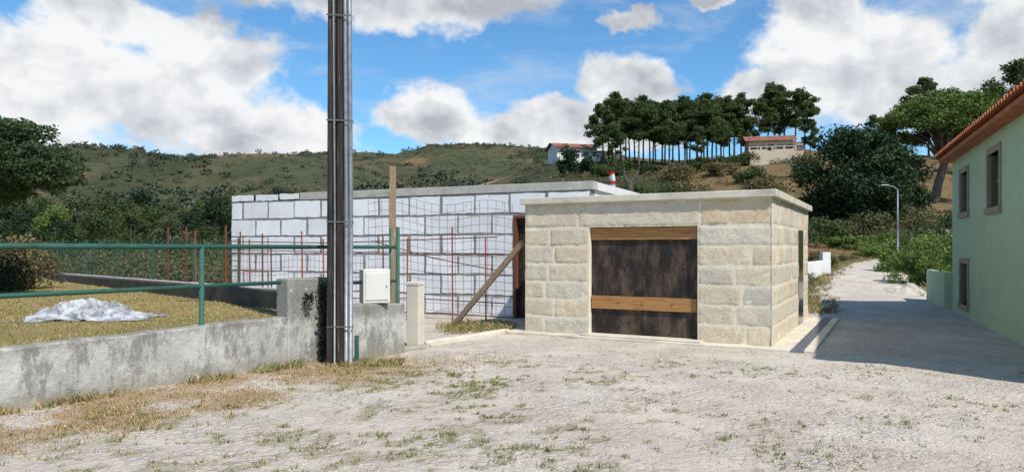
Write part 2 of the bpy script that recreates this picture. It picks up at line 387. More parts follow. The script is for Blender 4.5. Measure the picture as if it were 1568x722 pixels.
# path
PL=[(6.5,15.5),(7.9,18.5),(10.2,24.5),(14.2,32),(19.6,42),(25.0,49),(33,57),(46,66)]
PRt=[(11.0,15.5),(12.6,19.5),(15.0,25),(18.6,32.5),(23.1,41),(28.6,48),(36,54),(48,62)]
def interp_path(P,k): 
    q=k*(len(P)-1); i=min(int(q),len(P)-2); f=q-i; return P[i][0]*(1-f)+P[i+1][0]*f,P[i][1]*(1-f)+P[i+1][1]*f
V=[];F=[];N=130;C=11
for i in range(N+1):
    a=interp_path(PL,i/N); c_=interp_path(PRt,i/N)
    for k in range(C):
        f=k/(C-1); x=a[0]*(1-f)+c_[0]*f; y=a[1]*(1-f)+c_[1]*f
        if k in(0,C-1): x+=.7*fbm(x,y,.6,3)
        up=-.03+.075*sst(y,16.5,19.3)
        V.append((x,y,terr(x,y)+up-(.05 if k in (0,C-1) else 0)+.02*fbm(x,y,.8,3)*sst(y,19,22)))
for i in range(N):
    for k in range(C-1): F.append((i*C+k,i*C+k+1,(i+1)*C+k+1,(i+1)*C+k))
mk('dirt_path',V,F,M_yard,smooth=True,tint=[(0,.12,0)]*len(V))

# ------------------------------------------------------------ stone garage building
gb=empty('stone_garage_building',(0.27,13.9,0),math.atan2(-.478,.878)); L=4.6; D=5.4; HZ=2.53
DX0,DX1,DZ=1.343,3.373,2.07
box('wall_front_left',(0,0,0),(DX0,.3,HZ),M_mortar,gb); box('wall_front_right',(DX1,0,0),(L,.3,HZ),M_mortar,gb)
box('lintel_core',(DX0,0,DZ),(DX1,.3,HZ),M_mortar,gb)
box('wall_side_right',(L-.3,.3,0),(L,D,HZ),M_mortar,gb); box('wall_side_left',(0,.3,0),(.3,D,HZ),M_mortar,gb)
box('wall_back',(.3,D-.3,0),(L-.3,D,HZ),M_mortar,gb)
g=G()
def stoneblock(s0,s1,z0,z1,fn,seed,ti=None):
    j=.006; s0+=j;s1-=j;z0+=j;z1-=j
    nx=max(4,int((s1-s0)/.035)); nz=max(4,int((z1-z0)/.035)); vv=[];ff=[]
    tilt=random.uniform(-.005,.005); off=random.uniform(-.004,.003)
    tt=random.uniform(.86,1.05); warm=random.uniform(-.04,.04)
    if ti: tt,warm=ti
    for a in range(nz+1):
        for c in range(nx+1):
            fs=c/nx; fz=a/nz; s=s0+(s1-s0)*fs; z=z0+(z1-z0)*fz
            e=min(s-s0,s1-s,z-z0,z1-z); ed=sst(e,0,.02)
            dd=-.003+ed*(.011+off+tilt*(fs-.5)*2+.008*fbm(s*5,z*5,1,4,seed)+.009*fbm(s*20,z*20,1,3,seed))
            js=.012*fbm(s*4,z*4,1,2,seed+50)*(1-ed)
            vv.append(fn(s+js,dd,z+js))
    for a in range(nz):
        for c in range(nx): i=a*(nx+1)+c; ff.append((i,i+1,i+nx+2,i+nx+1))
    g.add(vv,ff,0,[(tt+warm,tt,tt-warm*1.5)]*len(vv))
fr=lambda s,d,z:(s,-d,z); rt=lambda s,d,z:(L+d,s,z); lf=lambda s,d,z:(-d,s,z); bk=lambda s,d,z:(s,D+d,z)
nrow=7; rowz=[0.02,.36,.70,1.04,1.38,1.72,2.07,HZ]
sd=0
for i in range(nrow):
    z0,z1=rowz[i],rowz[i+1]; sd+=7
    if i<6:
        k=.42+.12*(i%2)+random.uniform(-.04,.04)
        if i in(1,4): stoneblock(-.02,.62,z0,z1,fr,sd); stoneblock(.62,DX0,z0,z1,fr,sd+1)
        else: stoneblock(-.02,k,z0,z1,fr,sd); stoneblock(k,DX0,z0,z1,fr,sd+1)
        k=3.373+.62+.2*((i+1)%2)+random.uniform(-.1,.1)
        if i==5: stoneblock(DX1,4.62,z0,z1,fr,sd+2)
        else: stoneblock(DX1,k,z0,z1,fr,sd+2); stoneblock(k,L+.02,z0,z1,fr,sd+3)
    else:
        stoneblock(-.02,1.12,z0,z1,fr,sd); stoneblock(1.12,3.42,z0,z1,fr,sd+1,(.98,0)); stoneblock(3.42,L+.02,z0,z1,fr,sd+2,(.93,.08))
    for fn,cut in ((rt,True),(lf,False),(bk,False)):
        s=-.02 if fn is not bk else 0; end=D+.02 if fn is not bk else L
        while s<end-.05:
            w=random.choice([.45,.62,.8,.95]); e=min(end,s+w)
            if end-e<.3: e=end
            if cut and z1<=2.1:
                if s<3.6<e or abs(s-3.6)<1e-6: 
                    if s<3.55: stoneblock(s,3.6,z0,z1,fn,sd)
                    s=4.4; continue
            sd+=1; stoneblock(s,e,z0,z1,fn,sd); s=e
o=g.obj('stone_blocks',M_stone,gb,smooth=True)
box('side_door',(L+.003,3.6,.05),(L+.012,4.4,2.06),M_glass,gb)
slab=box('roof_slab',(-.09,-.09,HZ),(L+.09,D+.09,HZ+.125),M_slab,gb,.012)
box('roof_screed',(.1,.1,HZ+.125),(L-.1,D-.1,HZ+.14),M_cement,gb)
g=G()
g.box((DX0,.115,.03),(DX0+1.0,.135,DZ)); g.box((DX0+1.006,.110,.03),(DX1,.131,DZ))
g.obj('door_boards',M_door,gb)
box('door_threshold',(DX0-.1,-.2,.055),(DX1+.1,.3,.085),M_slab,gb,.01)
bevel(box('door_plank_top',(DX0+.002,.075,DZ-.235),(DX1-.002,.105,DZ-.012),M_plank,gb),.004)
bevel(box('door_plank_middle',(DX0+.02,.07,.55),(DX1-.03,.105,.79),M_plank,gb),.004)
g=G()
for s in (1.9,2.35,2.9): g.tube([(s,.069,.67),(s,.06,.67)],.015)
for s in (1.6,2.0,2.6,3.1): g.tube([(s,.11,1.35),(s,.10,1.35)],.022); g.tube([(s,.11,.3),(s,.10,.3)],.018)
g.obj('door_bolts',M_rust,gb)
box('plinth_paving',(-.35,-.30,0.0),(L+.32,D+.3,.055),M_slab,gb,.012)
box('gutter_kerb',(L+.52,-.30,0),(L+.66,D+.3,.06),M_slab,gb,.01)
g=G(); g.box((L+.325,-.3,.0),(L+.515,D+.3,.02))
for i in range(150): y=-.29+i*.04; g.box((L+.325,y,.02),(L+.515,y+.018,.048))
g.box((L+.323,-.3,.02),(L+.335,D+.3,.053)); g.box((L+.505,-.3,.02),(L+.517,D+.3,.053))
g.obj('drain_grate',M_galv,gb)

# ------------------------------------------------------------ white block building
wb=empty('concrete_block_building',(-8.15,20.5,0),math.atan2(-.419,.908)); WL=10.94; WO=9.03
box('wall_core',(0,.0,0),(WO,.25,2.99),M_cement,wb); box('wall_core_over_door',(WO,0,2.44),(WL,.25,2.99),M_cement,wb)
box('side_wall_left',(0,.25,0),(.25,6,2.99),M_cement,wb); box('back_wall',(.25,5.75,0),(WL,6,2.99),M_cement,wb)
box('side_wall_right',(WL-.25,.25,2.0),(WL,5.75,2.99),M_white,wb)
box('ring_beam',(2.55,-.02,2.995),(WL+.06,.32,3.19),M_conc,wb,.01)
box('ring_beam_side',(WL-.25,.322,2.995),(WL+.06,6.0,3.185),M_white,wb,.01)
box('flat_roof',(.26,.325,2.995),(WL-.26,5.98,3.05),M_cement,wb)
g=G()
def wblock(s0,s1,z0,z1,y=-.010,side=None):
    j=lambda:random.uniform(.016,.046)
    a,b_,c,d_=s0+j(),s1-j(),z0+j()*.8,z1-j()*.8; y+=random.uniform(-.004,.004)
    P=[]; 
    for k in range(6): P.append((a+(b_-a)*k/6,c+random.uniform(-.010,.014)))
    for k in range(4): P.append((b_+random.uniform(-.014,.008),c+(d_-c)*k/4))
    for k in range(6): P.append((b_-(b_-a)*k/6,d_+random.uniform(-.014,.008)))
    for k in range(4): P.append((a+random.uniform(-.008,.014),d_-(d_-c)*k/4))
    q=[(p[0],y,p[1]) for p in P]; n=len(q)
    vv=q+[(p[0],.01,p[2]) for p in q]; ti=random.uniform(.91,1.03)
    if side: vv=[side(*p) for p in vv]
    g.add(vv,[tuple(range(n))]+[(i,(i+1)%n,(i+1)%n+n,i+n) for i in range(n)],0,ti)
for i in range(6):
    z0=.04+.49*i; z1=z0+.49; s=-.01
    end=WO if z0<2.4 else WL; first=True
    while s<end-.02:
        w=.94 if not(first and i%2) else .47
        if random.random()<.1: w*=.6
        e=min(end,s+w); 
        if end-e<.15:e=end
        first=False; wblock(s,e,z0,z1); s=e
s=-.01
while s<2.5: e=min(2.55,s+.9); wblock(s,e,2.985,3.20+(.02 if s>1.5 else 0)); s=e
sdf=lambda x,y,z:(y,5.9-x,z)
for i in range(6):
    s=0.02
    while s<5.8: e=min(5.85,s+.9); wblock(s,e,.04+.49*i,.53+.49*i,side=sdf); s=e
g.obj('white_blocks',M_block,wb)
box('upper_block_core',(0,.0,2.99),(2.54,.25,3.19),M_block,wb)
g=G(); g.box((WO+.0,-.03,.02),(WO+.06,.27,2.44)); g.box((WO+.6,-.03,.02),(WO+.66,.2,2.44)); g.box((WO+.06,-.03,2.38),(WO+.6,.27,2.44))
g.box((WO+.06,.12,.02),(WO+.6,.15,2.38),1)
g.obj('door_frame',[M_rust,M_door],wb)

# ------------------------------------------------------------ garden wall, pillars
def wallstrip(name,pts,th,mat,z0=0,parent=None,seg=.35):
    g=G(); P=[]
    for a,b in zip(pts[:-1],pts[1:]):
        n=max(1,int(math.dist(a[:2],b[:2])/seg))
        for i in range(n): P.append([a[k]+(b[k]-a[k])*i/n for k in range(3)])
    P.append(list(pts[-1])); V=[]
    for i,p in enumerate(P):
        q=P[min(i+1,len(P)-1)]; r=P[max(i-1,0)]; d=Vector((q[0]-r[0],q[1]-r[1])).normalized(); nn=Vector((-d.y,d.x))
        zt=p[2]+.014*fbm(p[0],p[1],2,3); w=.012*fbm(p[0],p[1],1.3,3,4)
        x,y=p[0]+nn.x*w,p[1]+nn.y*w
        V+=[(x,y,z0),(x,y,zt-.02),(x+nn.x*.02,y+nn.y*.02,zt),(x+nn.x*(th-.02),y+nn.y*(th-.02),zt),(x+nn.x*th,y+nn.y*th,zt-.02),(x+nn.x*th,y+nn.y*th,z0)]
    F=[]
    for i in range(len(P)-1):
        for k in range(5): F.append((i*6+k,i*6+6+k,i*6+7+k,i*6+k+1))
    F+= [tuple(range(6)),tuple((len(P)-1)*6+k for k in range(6))]
    return mk(name,V,F,mat,parent)
wa=lambda t_:(WA.x+WD.x*t_,WA.y+WD.y*t_)
p0=wa(-9); p1=wa(3.42)
wallstrip('garden_wall',[(*p0,.60),(*wa(0),.65),(*p1,.72)],.22,M_old,seg=.15)
gw=empty('wall_end_pillar',(p1[0],p1[1],0),math.atan2(WD.y,WD.x))
box('shaft',(.004,-.015,0),(.78,.26,1.25),M_old,gw,.02)
wallstrip('garden_wall.001',[(-2.60,10.42,.83),(-2.2,10.62,.84),(-1.72,11.3,.80)],.22,M_old)
gp=empty('gate_pillar',(-1.62,11.85,0),-.35); box('shaft',(-.11,-.11,0),(.11,.11,1.06),M_slab,gp,.01); box('cap',(-.12,-.12,1.06),(.12,.12,1.12),M_slab,gp,.012)
wallstrip('stone_kerb',[(-1.45,11.9,.10),(-.05,13.85,.09)],.16,M_slab)
wallstrip('stone_kerb.001',[(-1.9,11.25,.07),(-1.35,11.75,.07)],.25,M_old)
lp=[wa(-9),wa(3.4),(-3.25,10.6),(-4.15,13.5),(-17,26.3),(-34,34),(-48,18),(-30,-8)]
lp=[(p[0]+(-.1 if i<2 else 0),p[1]+(.06 if i<2 else 0)) for i,p in enumerate(lp)]
V=[(x,y,.5) for x,y in lp]+[(x,y,-.05) for x,y in lp]; k=len(lp)
m,t,b,co=newmat('lawn_turf'); c=t.mix(t.ss(t.noise(co,.8,6,.7),.35,.65),(.35,.255,.11),(.25,.20,.075)); c=t.mix(t.ss(t.noise(co,12,5,.75),.5,.7,0,.6),c,(.40,.30,.15))
c=t.mix(t.ss(t.noise(co,.3,4,.6),.54,.70,0,.4),c,(.13,.15,.05)); fin(t,b,c,.95,t.noise(co,40,5,.8),.03,.9,.1)
mk('lawn',V,[tuple(range(k))]+[(i,(i+1)%k,(i+1)%k+k,i+k) for i in range(k)],m)
wallstrip('low_dark_wall',[(-3.15,10.7,.5),(-4.1,13.2,.86)],.2,M_dark)
wallstrip('low_dark_wall.001',[(-4.05,13.35,.86),(-17,26.2,.72)],.2,M_dark)
wallstrip('lawn_kerb',[(-4.1,13.6,.88),(-17,26.5,.74)],.1,M_conc)

# ------------------------------------------------------------ utility pole
up=empty('utility_pole',(-2.55,10.2,0),.15)
g=G(); prof=[(-.11,-.12),(-.03,-.12),(-.03,-.085),(.03,-.085),(.03,-.12),(.11,-.12),(.11,.12),(.03,.12),(.03,.085),(-.03,.085),(-.03,.12),(-.11,.12)]
V=[];F=[];nz=20
for i in range(nz+1):
    z=9.5*i/nz; s=1.06-.30*i/nz
    V+=[(x*s,y*s,z-.1) for x,y in prof]
for i in range(nz):
    for k in range(12): F.append((i*12+k,i*12+(k+1)%12,(i+1)*12+(k+1)%12,(i+1)*12+k))
F+=[tuple(range(12)),tuple(nz*12+k for k in range(12))]
g.add(V,F); bevel(g.obj('shaft',M_pole,up),.008,1)
g=G()
for x,y,r,zt in ((.150,-.06,.030,8.6),(.212,-.03,.034,7.2),(.14,.03,.026,9.0),(-.005,-.12,.014,8.8)):
    g.tube([(x,y,.0),(x+.004,y,2.2),(x-.012,y+.0,4.5),(x-.03,y,zt)],r,10)
g.obj('cable_conduits',M_galv,up,smooth=True)
g=G()
for z in (.55,2.05,3.5,5.0,6.8): 
    g.box((-.118,-.135,z),(.23,-.129,z+.02)); g.box((.247,-.125,z),(.252,.08,z+.02))
g.obj('straps',M_band,up)
g=G(); g.box((-.9,-.05,8.9),(.9,.05,9.0)); 
for x in (-.8,-.4,.4,.8): g.tube([(x,0,9.0),(x,0,9.2)],[.02,.045])
g.obj('crossarm',M_galv,up)
g=G(); g.tube([(.30,-.02,0),(.30,-.02,.42)],.033,10); g.obj('green_stub_pipe',M_green,up)
mc=empty('meter_cabinet',(-2.07,10.83,.84),.45)
bevel(box('body',(-.22,-.02,0),(.20,.24,.52),M_box,mc),.012)
bevel(box('door',(-.19,-.034,.05),(.17,-.022,.47),M_box,mc),.004); box('lock',(.13,-.042,.24),(.15,-.034,.27),M_galv,mc)
cl=[(-2.72,10.35,z,.15,.12,.14) for z in (.15,.35,.55,.75,.95,1.1)]+[(-2.9,10.1,.95,.1,.06,.14)]
V,F,tt=leafcloud(cl,1500,.05,RNG); mk('ivy',V,F,L_dark,tint=tt)

# ------------------------------------------------------------ green railing
gr=empty('green_metal_railing'); g=G()
off=Vector((-WD.y,WD.x))*.10
def rp(t_,z): p=wa(t_); return (p[0]+off.x,p[1]+off.y,z)
g.tube([rp(-9,1.71),rp(0,1.71),rp(3.9,1.70)],.033,10); g.tube([rp(-9,1.19),rp(0,1.19),rp(3.38,1.20)],.028,10)
for tt_ in (-8.2,-5.6,-3.0,2.22): g.tube([rp(tt_,.6),rp(tt_,1.705)],.033,10)
q=rp(3.9,1.70); g.tube([q,(-2.15,10.95,1.70),(-1.84,11.38,1.70)],.03,10); g.tube([(-2.55,10.6,1.16),(-1.84,11.38,1.16)],.026,10)
g.tube([(-1.84,11.36,.7),(-1.84,11.36,2.02)],.032,10); g.tube([(-1.95,11.3,.9),(-1.95,11.3,2.0)],.018,8)
g.obj('rails_and_posts',M_green,gr,smooth=True)

tp=empty('timber_post',(-2.03,12.0,0),.2); bevel(box('post',(-.055,-.035,0),(.055,.035,3.07),M_wood,tp),.004)
def beam(name,a,b,w,h,mat):
    a=Vector(a);b=Vector(b); d=b-a; e=box(name,(-w/2,-h/2,0),(w/2,h/2,d.length),mat); e.location=a; e.rotation_euler=d.to_track_quat('Z','X').to_euler(); bevel(e,.004); return e
beam('timber_prop',(-1.25,14.9,.03),(.22,14.05,1.80),.11,.07,M_wood)
tf=empty('rebar_fence'); g=G(); A=Vector((-8.6,19.2,0)); B=Vector((-.15,15.3,0)); 
fp=lambda k,z,o=0:(A.x+(B.x-A.x)*k,A.y+(B.y-A.y)*k+o,z)
for k,hh in ((.0,2.15),(.17,2.1),(.21,1.9),(.255,2.05),(.29,1.75),(.40,2.1),(.47,1.9),(.545,2.1),(.66,2.0),(.73,1.9),(.86,2.15),(.95,1.9)):
    g.tube([fp(k,0),fp(k+random.uniform(-.006,.006),hh)],.019,6,random.choice([0,1,1]))
g.tube([fp(.10,1.85),fp(.5,1.80),fp(.98,1.92)],.014,6,0); g.tube([fp(.14,1.62),fp(.55,1.58),fp(1,1.55)],.013,6,0)
g.tube([fp(.5,.45),fp(.75,.52),fp(1.0,.48)],.013,6,0); g.tube([fp(.62,1.85,.2),fp(.8,1.45,.2),fp(1,1.15,.2)],.012,6,0)
g.obj('posts_and_bars',[M_rust,M_oxide],tf)
g=G()
def mp(a,z):
    k=.60+.42*a; zz=z*(2.95-.35*a+.10*math.sin(a*9))/2.5
    return fp(k,zz,.18*math.sin(a*4+z*1.1)+.35)
for i in range(20): g.tube([mp(i/19,z) for z in np.linspace(.2,2.5,8)],.0048,4,cap=False)
for i in range(15):
    z=.2+2.3*i/14; g.tube([mp(a,z) for a in np.linspace(0,1,16)],.0048,4,cap=False)
g.obj('welded_mesh',M_wire,tf)
g=G()
for i in range(34): k=.1+.5*i/33; g.tube([fp(k,.1,.15),fp(k,1.55+.08*math.sin(i*.7),.15)],.004,4,cap=False)
for i in range(9): z=.15+i*.17; g.tube([fp(k,z+.04*math.sin(k*20),.15) for k in np.linspace(.1,.6,9)],.004,4,cap=False)
g.obj('rusty_mesh',M_rust,tf)
wf=empty('wire_fence'); g=G(); A2=Vector((-24,31)); B2=Vector((-7.6,19.6))
ff=lambda k,z:(A2.x+(B2.x-A2.x)*k,A2.y+(B2.y-A2.y)*k,z)
for i in range(10): k=i/9; g.tube([ff(k,0),ff(k,1.95)],.03,6,0)
for i in range(12): g.tube([ff(0,.3+i*.145),ff(1,.3+i*.145)],.0065,4,0,cap=False)
for i in range(130): g.tube([ff(i/129,.3),ff(i/129,1.9)],.0055,4,0,cap=False)
for k in (.82,.87,.97): g.tube([ff(k,0),ff(k,2.3)],.03,6,1)
g.obj('posts_and_wire',[M_green,M_rust],wf)

# plastic sheet on the lawn
V=[];F=[];nx,ny=90,60
for j in range(ny+1):
    for i in range(nx+1):
        a=i/nx*2-1; b_=j/ny*2-1; rr=max(0,1-(a*a*.95+b_*b_))
        n_=lambda s,z_:1-min(1,abs(fbm(a*s,b_*s,1,2,z_))*3.2)
        hump=.15*math.exp(-((a+.45)/.35)**2-((b_-.1)/.5)**2)+.22*math.exp(-((a-.15)/.4)**2-((b_-.2)/.45)**2)
        z=.51+rr**.5*(hump+.10*n_(1.8,3)+.05*n_(4.5,13))
        V.append((a*1.0*(1+.3*fbm(a,b_,2.2,3)),b_*.60*(1+.45*fbm(a,b_,2.2,3,5)),max(.505,z)))
for j in range(ny):
    for i in range(nx): F.append((j*(nx+1)+i,j*(nx+1)+i+1,(j+1)*(nx+1)+i+1,(j+1)*(nx+1)+i))
m,t,b,co=newmat('white_polythene'); fin(t,b,t.mix(t.ss(t.noise(co,3.5,6,.7),.40,.60),(.54,.55,.58),(.22,.22,.22)),.25,t.noise(co,9,6,.7),.04,.8,.5)
mk('plastic_sheet',V,F,m,loc=(-7.1,11.9,0),rotz=.1)

# ------------------------------------------------------------ green house
hu=Vector((-.407,-.913))
gh=empty('green_house',(11.8,18.9,0),math.atan2(hu.y,hu.x))
HL=12.0; HW=8.5; HE=3.98
def opening_wall(name,ops):
    g=G(); xs=sorted({0,HL}|{o[0] for o in ops}|{o[1] for o in ops}); 
    for a,b_ in zip(xs[:-1],xs[1:]):
        cuts=sorted([(o[2],o[3]) for o in ops if o[0]<=a+1e-6 and o[1]>=b_-1e-6]); z=-.05
        for c,d_ in cuts: g.box((a,0,z),(b_,.3,c)); z=d_
        g.box((a,0,z),(b_,.3,HE))
    return g.obj(name,M_greenwall,gh)
ops=[(1.30,2.32,2.55,3.52),(4.62,5.68,2.5,3.6),(1.30,2.32,.3,1.3)]
opening_wall('facade',ops)
box('wall_far_end',(0,.3,-.05),(.3,HW,HE),M_greenwall,gh); box('wall_near_end',(HL-.3,.3,-.05),(HL,HW,HE),M_greenwall,gh); box('wall_rear',(.3,HW-.3,-.05),(HL-.3,HW,HE),M_greenwall,gh)
box('base_band',(0,-.012,0),(HL,-.001,.28),M_greenwall,gh)
g=G()
for a,b_,c,d_ in ops:
    w=.13; g.box((a-w,-.03,c),(a,.2,d_)); g.box((b_,-.03,c),(b_+w,.2,d_)); g.box((a-w,-.03,d_),(b_+w,.2,d_+w)); g.box((a-w-.03,-.06,c-w),(b_+w+.03,.2,c))
    g.box((a,.16,c),(b_,.18,d_),1); g.box(((a+b_)/2-.03,.13,c),((a+b_)/2+.03,.159,d_),2); g.box((a,.13,(c+d_)/2-.02),(b_,.157,(c+d_)/2+.02),2)
g.obj('windows',[M_frame,M_glass,M_frame],gh)
def roofsheet(name,L0,L1,y0,z0,y1,z1,parent,mat,pitch=.22,amp=.045,rows=22,sub=6):
    n=int((L1-L0)/pitch*sub); V=[];F=[]
    for j in range(rows*2):
        r=j//2; top=j%2; f=(r+top)/rows; lift=.03*(1-top)
        for i in range(n+1):
            x=L0+(L1-L0)*i/n; V.append((x,y0+(y1-y0)*f,z0+(z1-z0)*f+lift+amp*math.cos(2*math.pi*(x/pitch))+.006*random.random()))
    for j in range(rows*2-1):
        for i in range(n): F.append((j*(n+1)+i,j*(n+1)+i+1,(j+1)*(n+1)+i+1,(j+1)*(n+1)+i))
    return mk(name,V,F,mat,parent,smooth=False)
rz=HE+.16; pk=HE+.16+(HW/2+.35)*.36
roofsheet('roof_tiles_front',-.3,HL+.3,-.38,rz,HW/2,pk,gh,M_tile); roofsheet('roof_tiles_rear',-.3,HL+.3,HW+.38,rz,HW/2,pk,gh,M_tile)
g=G(); g.box((-.25,-.30,HE),(HL+.25,.0,HE+.09)); g.box((-.25,0,HE),(HL+.25,HW,HE+.06)); 
g.add([(0,0,HE+.06),(0,HW,HE+.06),(0,HW/2,pk-.1)],[(0,1,2)]); g.add([(HL,0,HE+.06),(HL,HW,HE+.06),(HL,HW/2,pk-.1)],[(0,1,2)])
g.obj('eave_board',M_tile,gh)
wallstrip('low_green_wall',[(11.82,18.95,1.0),(13.25,22.2,1.0)],.18,M_greenwall)
wallstrip('white_boundary_wall',[(12.7,30.5,1.02),(15.2,34.3,1.05)],.25,M_white)
box('white_gate_post',(-.2,-.2,0),(.2,.2,1.15),M_white,None,.02,loc=(15.35,34.6,.3))
V=[];F=[];n=36
for j in range(n+1):
    for i in range(n+1):
        a=i/n*2-1;b_=j/n*2-1; rr=max(0,1-math.hypot(a,b_)); V.append((a*1.2,b_*2.6,-.02+.36*sst(rr,0,1)*(1+.5*fbm(a,b_,3,4))+.05*fbm(a,b_,14,3)*(rr>0)))
for j in range(n):
    for i in range(n): F.append((j*(n+1)+i,j*(n+1)+i+1,(j+1)*(n+1)+i+1,(j+1)*(n+1)+i))
mk('rubble_pile',V,F,M_yard,smooth=True,tint=[(0,.3,0)]*len(V),loc=(14.3,25.6,0),rotz=-.4)

# ------------------------------------------------------------ street lamps
def lamp(name,x,y,h,dirx):
    z=terr(x,y); e=empty(name,(x,y,z-.1)); g=G()
    g.tube([(0,0,0),(0,0,h*.5),(0,0,h)],[.07,.055,.04],8); g.tube([(0,0,h),(dirx*.25,0,h+.22),(dirx*.8,0,h+.32)],[.04,.03,.025],8)
    g.obj('pole',M_galv,e,smooth=True); g=G(); g.box((dirx*.8-.28,-.1,h+.27),(dirx*.8+.22,.1,h+.35)); bevel(g.obj('lamp_head',M_galv,e),.03)
lamp('street_lamp',24.6,45,4.7,-1); lamp('street_lamp.001',40.5,70,4.2,-1)

# ------------------------------------------------------------ hillside houses
def hhouse(name,x,y,w,dp,h,mat,rz,dz=0):
    z=terr(x,y)-.4+dz; e=empty(name,(x,y,z),rz)
    box('walls',(-w/2,0,-2.5),(w/2,dp,h),mat,e); box('annex',(w/2,.8,-2.5),(w/2+w*.25,dp,h*.7),mat,e)
    roofsheet('roof_front',-w/2-.6,w/2+.6,-.8,h-.05,dp/2,h+1.2,e,M_tile2,.5,.06,8,4); roofsheet('roof_rear',-w/2-.6,w/2+.6,dp+.8,h-.05,dp/2,h+1.2,e,M_tile2,.5,.06,8,4)
    roofsheet('annex_roof',w/2+.05,w/2+w*.25+.4,.2,h*.7,dp*.6,h*.7+.8,e,M_tile2,.5,.06,5,4)
    g=G(); g.add([(-w/2,.0,h),(-w/2,dp,h),(-w/2,dp/2,h+1.05)],[(0,1,2)]); g.add([(w/2,.0,h),(w/2,dp,h),(w/2,dp/2,h+1.05)],[(0,1,2)]); g.obj('gables',mat,e)
    g=G()
    for k in range(5):
        a=-w/2+w*(k+.5)/5-.5
        if k==2: g.box((a,-.03,0.5),(a+1.0,.05,h-.6))
        else: g.box((a,-.03,h*.4),(a+1.1,.05,h-.7))
    g.obj('windows',M_glass,e); g=G()
    g.box((-w/2,-1.8,-2.5),(w/2,0,.35)); 
    for k in range(5): a=-w/2+w*k/4.; g.box((a-.12,-1.7,.35),(a+.12,-1.45,1.1))
    g.box((-w/2,-1.68,1.0),(w/2,-1.5,1.12)); g.obj('terrace',mat,e)
hhouse('hillside_house',12.4,134,8.0,6,2.3,M_white,.25,.8)
hhouse('hillside_house.001',43.3,118,7.2,5,2.2,M_cream,-.2,1.9)

# ------------------------------------------------------------ trees
def pine(name,h,seed):
    r=random.Random(seed); g=G(); lx,ly=r.uniform(-1.1,1.1),r.uniform(-.5,.5)
    tr=lambda f:(lx*f*f,ly*f*f,h*f-.3)
    g.tube([tr(f) for f in (0,.25,.5,.75,.97)],[.19,.16,.13,.09,.04],7); cl=[]
    lo=r.uniform(.38,.54); K=30
    for i in range(K):
        f=lo+(1-lo)*i/(K-1); w=math.sin(math.pi*(.22+.70*(f-lo)/(1-lo))); rad=w*r.uniform(.5,3.3); a=r.uniform(0,6.28); b_=tr(f); e=(b_[0]+rad*math.cos(a),b_[1]+rad*math.sin(a),b_[2]+r.uniform(.0,.9))
        g.tube([tr(f-.05),e],[.07,.02],4,cap=False); s=r.uniform(.6,1.2); cl.append((*e,s,s,s*r.uniform(.45,.85)))
    cl.append((*tr(.98),.7,.7,.8))
    for i in range(5):
        f=r.uniform(.3,lo+.05); a=r.uniform(0,6.28); b_=tr(f); q=r.uniform(.6,1.6); g.tube([b_,(b_[0]+q*math.cos(a),b_[1]+q*math.sin(a),b_[2]+.1)],[.04,.01],4)
    return treemesh(name,g,cl,6200,.32,[M_bark,L_pine],np.random.default_rng(seed),asp=1.3)
PT=[(924,120,.92),(938,128,.98),(951,124,1.02),(964,131,.96),(978,122,1.0),(995,130,.90),(1004,126,.92),(1025,121,.94),(1030,130,.90),(1049,125,.97),(1056,131,.92),(1074,124,.92),(1083,129,.98),(1097,125,.88),(1117,131,.95),(1125,126,.88),(1142,128,.90),(958,136,1.0),(1014,137,.97),(1052,137,.94),(1090,137,.95),(932,134,.88),(1135,136,.9),(943,118,.62),(1066,117,.6),(1108,119,.66),
 (985,134,.97),(972,138,.98),(1018,128,.9),(1040,134,.95),(1068,133,.94),(1104,134,.94),(1124,138,.92),(1000,139,.97),(1078,139,.95),
 (1162,127,.90),(1187,129,1.02),(1202,132,1.0),(1217,127,1.0),(1176,134,.98),(1232,128,.85),(1194,136,1.05),
 (1240,112,.5),(1340,125,.7),(1422,138,1.15),(1478,132,1.0),(1500,128,.95),(1522,134,1.08),(1540,131,.9),(1564,104,1.35),(1585,108,1.3),(1610,112,1.2)]
protos=[(12.3,3),(11.6,8),(12.8,14),(12.0,21),(11.3,33),(12.4,47),(11.8,55)]
meshes=[]
for i,(px,dep,sc) in enumerate(PT):
    x=(px-784)/1080*dep; y=dep; z=terr(x,y)-.3
    nm='pine_tree'+('' if i==0 else '.%03d'%i)
    if i<7: o=pine(nm,*protos[i]); meshes.append(o); o.location=(x,y,z); o.scale=(sc,)*3
    else: dup(meshes[i%7],nm,(x,y,z),sc*random.uniform(.93,1.04),random.uniform(0,6)); 
def umbrella(name,loc,h,rad,seed):
    r=random.Random(seed); g=G(); fork=h*.34; g.tube([(-1.2,0,-.5),(-.7,0,fork*.5),(0,.1,fork)],[.5,.42,.38],9); cl=[]
    K=90
    for i in range(K):
        a=i*2.39996; q=math.sqrt((i+.5)/K); R=rad*q*r.uniform(.86,1.06); z=h-.9-(q**2.3)*h*.30+r.uniform(-.4,.3)
        e=(R*math.cos(a),R*math.sin(a),z); s=r.uniform(.8,1.35); cl.append((*e,s,s,r.uniform(.5,.85)))
        if i%3==0: g.tube([(0,0.1,fork*r.uniform(.9,1.0)),(e[0]*.35,e[1]*.35,fork+(z-fork)*.55),(e[0]*.92,e[1]*.92,z-.25)],[.16,.09,.035],5,cap=False)
    for i in range(26):
        a=r.uniform(0,6.28); R=rad*r.uniform(.5,.88); cl.append((R*math.cos(a),R*math.sin(a),h*.62+r.uniform(-.5,.6),.9,.9,.5))
    o=treemesh(name,g,cl,42000,.24,[M_bark,L_umb],np.random.default_rng(seed),asp=1.2); o.location=loc; return o
